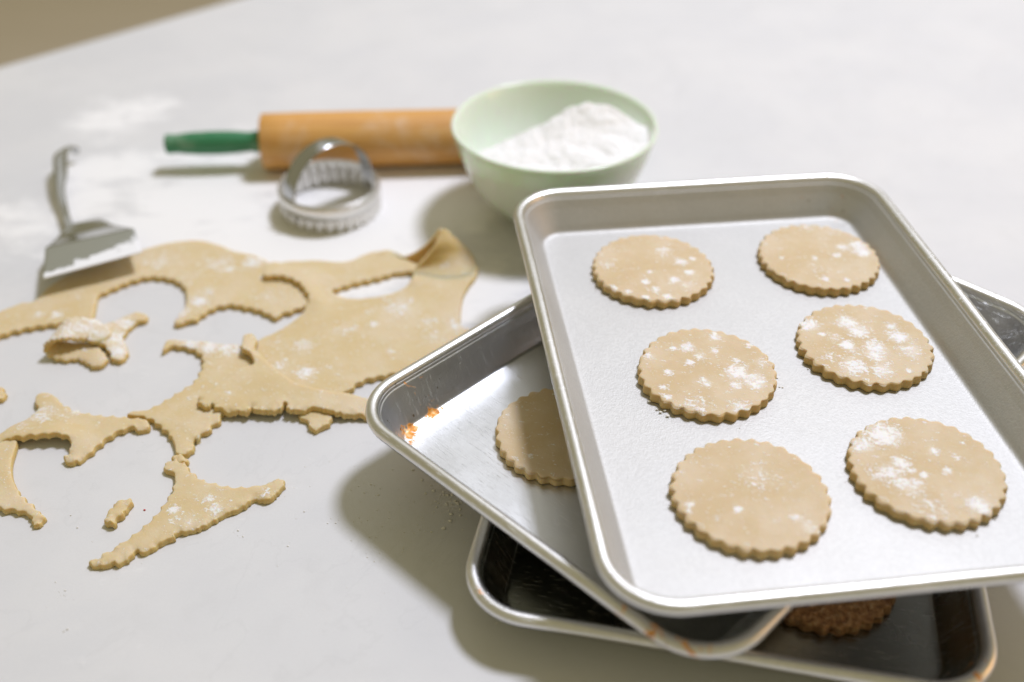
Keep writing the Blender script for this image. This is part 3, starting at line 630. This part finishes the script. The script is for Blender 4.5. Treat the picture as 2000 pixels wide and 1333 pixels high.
def dough(name, outline, label, cat, flour, holes=(), seed=1, wav=0.03, thick=T, mat=None, group=None, grid=0.24, extra=None, eps=0.08, extra_flour=lambda p: 0.0):
    pairs = [edge_loop(outline, False, seed)] + [edge_loop(h, True, seed+0.5) for h in holes]
    loops = [q[0] for q in pairs]
    torn = np.vstack([q[0][q[1] > 0.5][:, :2] for q in pairs])
    ctrl = np.array([p[:3] for p in outline] + [p[:3] for h in holes for p in h])
    def ztop(x, y):
        z = np.empty(len(x))
        for s in range(0, len(x), 4000):
            dx = x[s:s+4000, None]-ctrl[None, :, 0]; dy = y[s:s+4000, None]-ctrl[None, :, 1]
            w = 1/(dx*dx+dy*dy+eps)**1.7
            z[s:s+4000] = (w*ctrl[None, :, 2]).sum(1)/w.sum(1)
        if len(torn):
            near = np.empty(len(x))
            for s in range(0, len(x), 3000):
                near[s:s+3000] = np.sqrt(((x[s:s+3000, None]-torn[None, :, 0])**2+(y[s:s+3000, None]-torn[None, :, 1])**2).min(1))
            k = np.clip(1-near/0.55, 0, 1)
            z = z + k*np.array([0.16*n3(a, b, seed+2.0, 2.3)+0.10*n3(a, b, seed+4.0, 5.0)-0.05 if q > 0 else 0.0 for a, b, q in zip(x, y, k)])
        return z + np.array([wav*n3(a, b, seed, 0.45)+0.012*n3(a, b, seed+5.0, 2.2) for a, b in zip(x, y)])
    V = []; F = []; tops = []
    for lp in loops:
        nr = normals2(lp); n = len(lp); rid = []
        zt = ztop(lp[:, 0], lp[:, 1])
        jit = np.array([n3(i*0.35, seed*4.4) for i in range(n)])
        for d, fz in ((-0.05, 1.0), (0.0, 0.93), (0.01+0.02*jit, 0.55), (-0.02+0.02*jit, 0.2), (-0.045, 0.06), (-0.11, 0.0)):
            dd = np.broadcast_to(d, (n,))
            z = zt - thick*fz if True else zt
            z = np.maximum(z, 0.004)
            rid.append(len(V)); xy = lp[:, :2]+nr*dd[:, None]
            V += [(float(p[0]), float(p[1]), float(q)) for p, q in zip(xy, z)]
        for a, b in zip(rid[:-1], rid[1:]):
            F += [(a+j, a+(j+1) % n, b+(j+1) % n, b+j) for j in range(n)]
        tops.append((rid[-1], n))
    bx0, by0 = loops[0][:, :2].min(0); bx1, by1 = loops[0][:, :2].max(0)
    gx, gy = np.meshgrid(np.arange(bx0, bx1, grid), np.arange(by0, by1, grid*0.9))
    rs = np.random.RandomState(int(seed*10)+3)
    gx = gx.ravel()+rs.uniform(-.05, .05, gx.size); gy = gy.ravel()+rs.uniform(-.05, .05, gy.size)
    keep = in_poly(gx, gy, loops[0])
    for h in loops[1:]: keep &= ~in_poly(gx, gy, h)
    gx, gy = gx[keep], gy[keep]
    allb = np.vstack([l[:, :2] for l in loops])
    dmin = np.empty(len(gx))
    for s in range(0, len(gx), 2000):
        dx = gx[s:s+2000, None]-allb[None, :, 0]; dy = gy[s:s+2000, None]-allb[None, :, 1]
        dmin[s:s+2000] = np.sqrt((dx*dx+dy*dy).min(1))
    gx, gy = gx[dmin > 0.2], gy[dmin > 0.2]
    coords = []; ids = []; cons = []
    for (st, n) in tops:
        c0 = len(coords)
        for j in range(n):
            coords.append(Vector(V[st+j][:2])); ids.append(st+j); cons.append((c0+j, c0+(j+1) % n))
    zz = ztop(gx, gy) if len(gx) else []
    for x, y, z in zip(gx, gy, zz):
        coords.append(Vector((x, y))); ids.append(len(V)); V.append((float(x), float(y), float(z)))
    vo, _, fo, ov, _, _ = delaunay_2d_cdt(coords, cons, [], 0, 1e-6)
    mp = []
    for i, o_ in enumerate(ov):
        if o_: mp.append(ids[o_[0]])
        else:
            mp.append(len(V)); q = vo[i]; V.append((q.x, q.y, float(ztop(np.array([q.x]), np.array([q.y]))[0])))
    tri = np.array(fo)
    vx = np.array([v.x for v in vo]); vy = np.array([v.y for v in vo])
    cx, cy = vx[tri].mean(1), vy[tri].mean(1)
    ins = [np.array([V[st+j][:2] for j in range(n)]) for st, n in tops]
    ok = in_poly(cx, cy, ins[0])
    for h in ins[1:]: ok &= ~in_poly(cx, cy, h)
    under = {}
    for q in tri[ok]:
        a, b, c = (mp[t] for t in q)
        F.append((a, b, c))
        lo = []
        for t in (a, b, c):
            if t not in under:
                under[t] = len(V); x, y, z = V[t]; V.append((x, y, max(z-thick, 0.003)))
            lo.append(under[t])
        F.append((lo[2], lo[1], lo[0]))
    if extra:
        ev, ef = extra; b0 = len(V); V += ev; F += [tuple(b0+t for t in q) for q in ef]
    va = np.array(V)
    fl_ = gauss_density(va[:, 0], va[:, 1], flour)
    if extra: fl_[b0:] = np.maximum(fl_[b0:], [extra_flour(p) for p in ev])
    # origin at the piece's own middle so that it can be picked up
    cx, cy = float(va[:, 0].mean()), float(va[:, 1].mean())
    va[:, 0] -= cx; va[:, 1] -= cy
    o = finish(name, va.tolist(), F, mat or MAT['dough'], attrs={'flour': fl_}, loc=(cx, cy, 0))
    tag(o, label, cat, group)
    return o

G = 'dough scraps left on the counter'
dough('dough_sheet', OUT_A, 'long floury strip of rolled dough with round cut-outs, running under the spatula', 'dough', FLOUR_ON['A'], seed=1, group=G)
dough('dough_sheet', OUT_B, 'largest sheet of rolled dough with a raised flap and a slit, beside the middle tray', 'dough', FLOUR_ON['B'], holes=[HOLE_B], eps=0.12, extra=join(sheet(FLAP, 26, 30, 0.34), sheet(WALL, 30, 6, 0.26)), seed=2, group=G)
dough('dough_sheet', OUT_C, 'plain triangular dough flap with a cracked front edge, lying on top of the largest sheet', 'dough', FLOUR_ON['C'], seed=3, group=G)
dough('dough_scrap', OUT_D, 'star-shaped dough scrap partly under the cracked triangular flap, its upper arm floury', 'dough', FLOUR_ON['D'], seed=4, group=G)
dough('dough_scrap', OUT_E, 'small crumbly dough bit poking out from under the cracked front edge of the flap', 'dough', [], seed=5, group=G)
dough('dough_scrap', OUT_F, 'three-armed dough scrap with scalloped front edge at the left side of the counter', 'dough', FLOUR_ON['F'], seed=6, group=G)
dough('dough_scrap', OUT_G, 'curved dough strip cut off by the left picture edge below the three-armed scrap', 'dough', FLOUR_ON['G'], seed=7, group=G)
dough('dough_scrap', OUT_H, 'long pointed triangular dough scrap with two flour smudges, nearest the front', 'dough', FLOUR_ON['H'], seed=8, group=G)
dough('dough_scrap', OUT_N, 'tiny dough nub between the star-shaped scrap and the pointed triangle', 'dough', [], seed=9, group=G, grid=0.15)
dough('dough_scrap', OUT_I, 'small oblong dough crumb lying alone left of the pointed triangle', 'dough', [], seed=10, group=G, thick=0.48, wav=0.12, grid=0.13)
dough('dough_scrap', OUT_K, 'little bit of dough at the very left picture edge above the three-armed scrap', 'dough', [], seed=12, group=G, grid=0.13)

def ribbon(path, wd, widths, thick):
    """band of dough along a 3-D path; wd = across direction; rounded rectangular section"""
    P = [Vector(p) for p in path]; pts = []
    n = len(P)
    for i in range(n-1):
        p0 = P[max(i-1, 0)]; p1 = P[i]; p2 = P[i+1]; p3 = P[min(i+2, n-1)]
        for j in range(6):
            t = j/6
            pts.append((0.5*((2*p1)+(p2-p0)*t+(2*p0-5*p1+4*p2-p3)*t*t+(3*p1-p0-3*p2+p3)*t**3), widths[i]+(widths[i+1]-widths[i])*t))
    pts.append((P[-1], widths[-1]))
    rings = []
    for i, (p, w) in enumerate(pts):
        a = pts[max(i-1, 0)][0]; b = pts[min(i+1, len(pts)-1)][0]
        tdir = (b-a).normalized(); d = Vector(wd).normalized()
        d = (d-tdir*d.dot(tdir)).normalized(); nn = tdir.cross(d)
        e = min(1, i/2.5+0.25, (len(pts)-1-i)/2.5+0.25)
        w = w*e*(1+0.10*math.sin(i*2.1)); th = thick*(0.6+0.4*e)
        r_ = []
        for q in range(16):
            an = 2*math.pi*q/16
            cx, cy = math.cos(an), math.sin(an)
            sx = math.copysign(abs(cx)**0.45, cx)*w/2; sy = math.copysign(abs(cy)**0.6, cy)*th/2
            r_.append(tuple(p+d*sx+nn*sy))
        rings.append(r_)
    return loft(rings, cap0=True, cap1=True)
rib = ribbon(RIBBON, (0.25, 1, 0.1), [1.5, 1.7, 1.8, 1.8, 1.7, 1.6, 1.6, 1.6, 1.5, 1.3, 0.9], 0.44)
dough('dough_scrap', OUT_J, 'floury dough scrap folded over itself into a loop, below the spatula', 'dough', FLOUR_ON['J'], seed=11, group=G, extra=rib, extra_flour=lambda p: 0.5 if p[2] > 0.9 else 0.1)

# ---------------------------------------------------------------- crumbs (too small and many to count)
def blob(x, y, z, r, seed):
    vs = []; fs = []
    nr_, ns_ = 4, 7
    for i in range(nr_+1):
        ph = math.pi*i/nr_
        for j in range(ns_):
            th = 2*math.pi*j/ns_
            k = 1+0.45*n3(math.cos(th)*2+seed, math.sin(th)*2, ph)
            vs.append((x+r*k*math.sin(ph)*math.cos(th), y+r*k*math.sin(ph)*math.sin(th)*0.8, z+r*0.6*(1-math.cos(ph))*k*0.7))
    for i in range(nr_):
        for j in range(ns_):
            fs.append((i*ns_+j, i*ns_+(j+1) % ns_, (i+1)*ns_+(j+1) % ns_, (i+1)*ns_+j))
    return vs, fs
def crumbs(name, spots, label, mat):
    V, F = [], []
    for i, (x, y, z, r) in enumerate(spots):
        v, f = blob(x, y, z, r, i*1.7); b = len(V); V += v; F += [tuple(b+t for t in q) for q in f]
    o = finish(name, V, F, mat, attrs={'flour': [0.0]*len(V)})
    tag(o, label, 'crumbs', kind='stuff')
R_ = random.Random(3)
main = [(x, y, z-0.02, R_.uniform(0.06, 0.12)) for x, y, z in CRUMBS if z > 1]
for (cx_, cy_, _) in COOKIES:
    for q in range(6):
        a_ = R_.uniform(math.pi, 2*math.pi) if q < 5 else R_.uniform(0, 2*math.pi)
        d_ = 3.72+abs(R_.gauss(0, 0.28))
        main.append((cx_+d_*math.cos(a_), cy_+d_*math.sin(a_), Z3+0.1, 0.018+0.05*R_.random()**3))
crumbs('tray_crumbs', main, 'tiny dough crumbs beside the cookies on the top tray', MAT['crumb'])
spots = []
for x, y, z in CRUMBS:
    if z > 1: continue
    for q in range(R_.randint(1, 6)):
        spots.append((x+R_.gauss(0, 0.3), y+R_.gauss(0, 0.3), 0.0, 0.015+0.06*R_.random()**2.5))
cxx, cyy = CRUMBS[1][0], CRUMBS[1][1]
for q in range(170):
    spots.append((cxx+R_.gauss(0, 0.75), cyy+R_.gauss(-0.4, 1.1), 0.0, 0.02+0.10*R_.random()**5))
for q in range(260):
    spots.append((R_.uniform(cxx-5.5, cxx+2), R_.uniform(cyy-5, cyy+3), 0.0, 0.014+0.03*R_.random()**4))
for q in range(90):
    spots.append((R_.uniform(-24, -3), R_.uniform(32, 62), 0.0, R_.uniform(0.015, 0.035)))
crumbs('flour_crumbs', spots, 'white flour crumbs scattered on the counter in front of the dough', MAT['crumb'])
v, f = blob(RED[0][0], RED[0][1], 0, 0.07, 4)
tag(finish('sugar_grain', v, f, MAT['red']), 'single tiny red sugar grain on the counter beside the oblong dough crumb', 'sugar grain')

# ---------------------------------------------------------------- rolling pin
pin = empty('rolling_pin', (-19.85, 77.55, 2.2), math.radians(3.8))
tag(pin, 'wooden rolling pin with green painted handles lying behind the cutter and bowl', 'rolling pin')
prof = [(0.3, 0.0), (2.05, 0.0), (2.14, 0.03), (2.2, 0.12)] + [(2.2+0.02*math.sin(q*0.5), 0.12+q*1.63) for q in range(1, 14)] + [(2.2, 22.4), (2.14, 22.5), (2.05, 22.53), (0.3, 22.53)]
v, f = lathe(prof, 72, 'x'); finish('barrel', v, f, MAT['wood'], pin)
hp = [(0.05, -7.65), (0.55, -7.65), (0.70, -7.6), (0.76, -7.5), (0.78, -7.3), (0.755, -7.05), (0.72, -6.9), (0.74, -6.7), (0.82, -6.1), (0.89, -5.2), (0.92, -4.2), (0.92, -3.2), (0.88, -2.2), (0.80, -1.3), (0.76, -1.0), (0.80, -0.85), (0.86, -0.6), (0.86, -0.25), (0.80, -0.08), (0.05, -0.05)]
v, f = lathe(hp, 48, 'x'); finish('handle', v, f, MAT['green'], pin)
v2 = [(22.53-p[0], p[1], p[2]) for p in v]
finish('handle', v2, [q[::-1] for q in f], MAT['green'], pin)

# ---------------------------------------------------------------- bowl with flour
bowl = empty('mixing_bowl', (3.0, 71.0, 0))
tag(bowl, 'pale jade green glass bowl half full of white flour', 'bowl')
outer = [(0.0, 0.25), (2.6, 0.25), (3.0, 0.0), (3.35, 0.0), (3.5, 0.15), (3.6, 0.4), (4.2, 0.75), (4.95, 1.4), (5.62, 2.25), (6.15, 3.2), (6.58, 4.2), (6.92, 5.2), (7.16, 6.1), (7.24, 6.5), (7.3, 6.75), (7.42, 6.9), (7.46, 7.02), (7.42, 7.12), (7.32, 7.17), (7.2, 7.14), (7.1, 7.0), (6.95, 6.6), (6.75, 5.8), (6.45, 4.8), (6.05, 3.75), (5.5, 2.75), (4.8, 1.8), (3.8, 1.05), (2.4, 0.7), (0.0, 0.6)]
v, f = lathe([(max(r, 0.02), h) for r, h in outer], 128)
finish('glass_shell', v, f, MAT['jade'], bowl)
def flour_heap():
    inn = [(0.6, 0.0), (1.05, 3.8), (1.8, 4.8), (2.75, 5.5), (3.75, 6.05), (4.8, 6.45), (5.8, 6.75), (6.6, 6.95), (7.0, 7.05)]
    def rin(z): return float(np.interp(z, [a for a, b in inn], [b for a, b in inn]))
    ru = [-7, -5.5, -3.5, -1, 1, 2.4, 4, 5.5, 7]
    rz = [4.2, 5.0, 5.7, 6.5, 7.2, 7.6, 7.5, 7.0, 6.3]
    rv = [-1.0, -0.5, 0.3, 1.2, 2.0, 2.4, 2.2, 1.6, 1.0]
    def h(u, w):
        zr = np.interp(u, ru, rz); vr = np.interp(u, ru, rv); q = w-vr
        if q > 0: z = zr - 0.75*q - 0.05*q*q
        else: z = zr - (zr-5.6)*(1-math.exp(q/2.6))*0.9
        z += 0.35*n3(u, w, 3.3, 0.55) + 0.12*n3(u, w, 8.1, 1.6) + 0.05*n3(u, w, 1.2, 4.2)
        return max(z, 2.6)
    na, nr_ = 220, 60
    rings = []
    edge = []
    for j in range(na):
        a = 2*math.pi*j/na; r = 5.5
        for _ in range(6): r = 0.5*r+0.5*(rin(h(r*math.cos(a), r*math.sin(a)))+0.04)
        edge.append(r)
    for i in range(nr_+1):
        t = i/nr_
        rings.append([(max(t, 0.004)*edge[j]*math.cos(2*math.pi*j/na), max(t, 0.004)*edge[j]*math.sin(2*math.pi*j/na),
                       h(t*edge[j]*math.cos(2*math.pi*j/na), t*edge[j]*math.sin(2*math.pi*j/na))) for j in range(na)])
    v, f = loft(rings, cap0=True)
    o = finish('flour', v, f, MAT['flour'], loc=(3.0, 71.0, 0))
    tag(o, 'loose heap of white flour inside the green bowl', 'flour', kind='stuff')
flour_heap()

# ---------------------------------------------------------------- fluted cutter
cut = empty('cookie_cutter', (-13.72, 70.9, 0))
tag(cut, 'round fluted metal cookie cutter with an arched strap handle, in front of the rolling pin', 'cookie cutter')
def cutter_ring():
    na = 360; rings = []
    rows_o = [0.0, 0.15, 0.4, 0.7, 1.0, 1.3, 1.6, 1.85, 2.05]
    def amp(z): return 0.15*min(1.0, max(0.0, (1.95-z)/0.6))
    def ring(off, z):
        return [((3.62+off+amp(z)*math.cos(30*a))*math.cos(a), (3.62+off+amp(z)*math.cos(30*a))*math.sin(a), z) for a in [2*math.pi*j/na for j in range(na)]]
    for z in rows_o: rings.append(ring(0.03, z))
    for off, z in ((0.07, 2.09), (0.09, 2.15), (0.07, 2.21), (0.02, 2.23), (-0.03, 2.2)): rings.append(ring(off, z))
    for z in rows_o[::-1]: rings.append(ring(-0.03, z))
    rings.append(rings[0])
    return loft(rings)
v, f = cutter_ring(); finish('ring', v, f, MAT['tin'], cut)
v, f = lathe([(3.76, 1.05), (3.80, 1.07), (3.80, 2.0), (3.78, 2.06), (3.70, 2.08), (3.70, 1.05), (3.76, 1.05)], 160); finish('band', v, f, MAT['tin'], cut)
def strap():
    ang = math.radians(44); d = Vector((math.cos(ang), math.sin(ang), 0)); w = Vector((-math.sin(ang), math.cos(ang), 0))
    rings = []
    path = [(-3.52, 0.5), (-3.52, 1.2), (-3.52, 1.9)] + [(-3.52*math.cos(math.pi*i/26), 2.0+3.45*math.sin(math.pi*i/26)) for i in range(27)] + [(3.52, 1.9), (3.52, 1.2), (3.52, 0.5)]
    for i, (x, z) in enumerate(path):
        a = path[max(i-1, 0)]; b = path[min(i+1, len(path)-1)]
        t = Vector((b[0]-a[0], 0, b[1]-a[1])).normalized(); nn = Vector((-t.z, 0, t.x))
        nw = d*nn.x+Vector((0, 0, nn.z)); p = d*x+Vector((0, 0, z))
        hw = 0.72; sec = []
        for sx, sy in ((-1, -0.4), (-0.96, 0.6), (-0.8, 1), (0.8, 1), (0.96, 0.6), (1, -0.4), (0.9, -0.9), (0.7, -0.6), (-0.7, -0.6), (-0.9, -0.9)):
            sec.append(tuple(p+w*(sx*hw)+nw*(sy*0.06)))
        rings.append(sec)
    return loft(rings, cap0=True, cap1=True)
v, f = strap(); finish('handle', v, f, MAT['steel'], cut)

# ---------------------------------------------------------------- spatula
sp = empty('spatula', (-29.4, 65.0, 0))
tag(sp, 'metal offset spatula with flour on its wide blade, resting over the left dough strip', 'spatula')
def rel(n, dz=0): p = SPAT[n]; return Vector((p[0]+29.4, p[1]-65.0, p[2]+dz))
def mid(a, b, t, up_=0): q = rel(a).lerp(rel(b), t); q.z += up_; return q
def plate(name, rows, nu, nv, th, mat, flour=None):
    v, f = sheet(rows, nu, nv, th)
    at = {'flour': [flour(p) for p in v]} if flour else {'stain': [0.0]*len(v)}
    return finish(name, v, f, mat, sp, attrs=at)
# blade (crease to front edge)
e0, e1 = rel('crL'), rel('crR'); f0, f1 = rel('frL'), rel('frR')
def brow(t, sag): 
    a = e0.lerp(f0, t); b = e1.lerp(f1, t)
    return [a, a.lerp(b, 0.33)+Vector((0, 0, sag)), a.lerp(b, 0.67)+Vector((0, 0, sag)), b]
fdir = (f1-f0).normalized()
def blade_flour(p):
    q = Vector(p)-f0; d = q-fdir*q.dot(fdir); dist = d.xy.length; al = q.dot(fdir)/(f1-f0).length
    return max(0.0, 1.1-dist/(0.9+2.5*al))
plate('blade', [brow(0, 0.0), brow(0.35, 0.0), brow(0.7, 0), brow(1, 0)], 24, 14, 0.09, MAT['blade'], blade_flour)
# heel: narrow neck flaring to the crease
n0, n1 = rel('nL'), rel('nR'); h0, h1 = rel('heL'), rel('heR')
def row(a, b, dip=0): return [a, a.lerp(b, 0.33)+Vector((0, 0, dip)), a.lerp(b, 0.67)+Vector((0, 0, dip)), b]
plate('heel', [row(n0, n1), row(n0.lerp(h0, 0.5), n1.lerp(h1, 0.5), -0.05), row(h0, h1, -0.1), row(e0, e1, 0)], 20, 16, 0.09, MAT['steel'])
# handle: broad strap, slightly dished, curling down at the tip
plate('handle', [row(rel('endL'), rel('endR'), 0.02), row(rel('tipL'), rel('tipR'), 0.05), row(rel('topL'), rel('topR'), 0.1), row(rel('m1L'), rel('m1R'), 0.1), row(rel('m2L'), rel('m2R'), 0.06), row(rel('m3L'), rel('m3R'), 0.03), row(rel('m4L'), rel('m4R'), 0), row(rel('m5L'), rel('m5R'), 0)], 12, 56, 0.17, MAT['steel'])
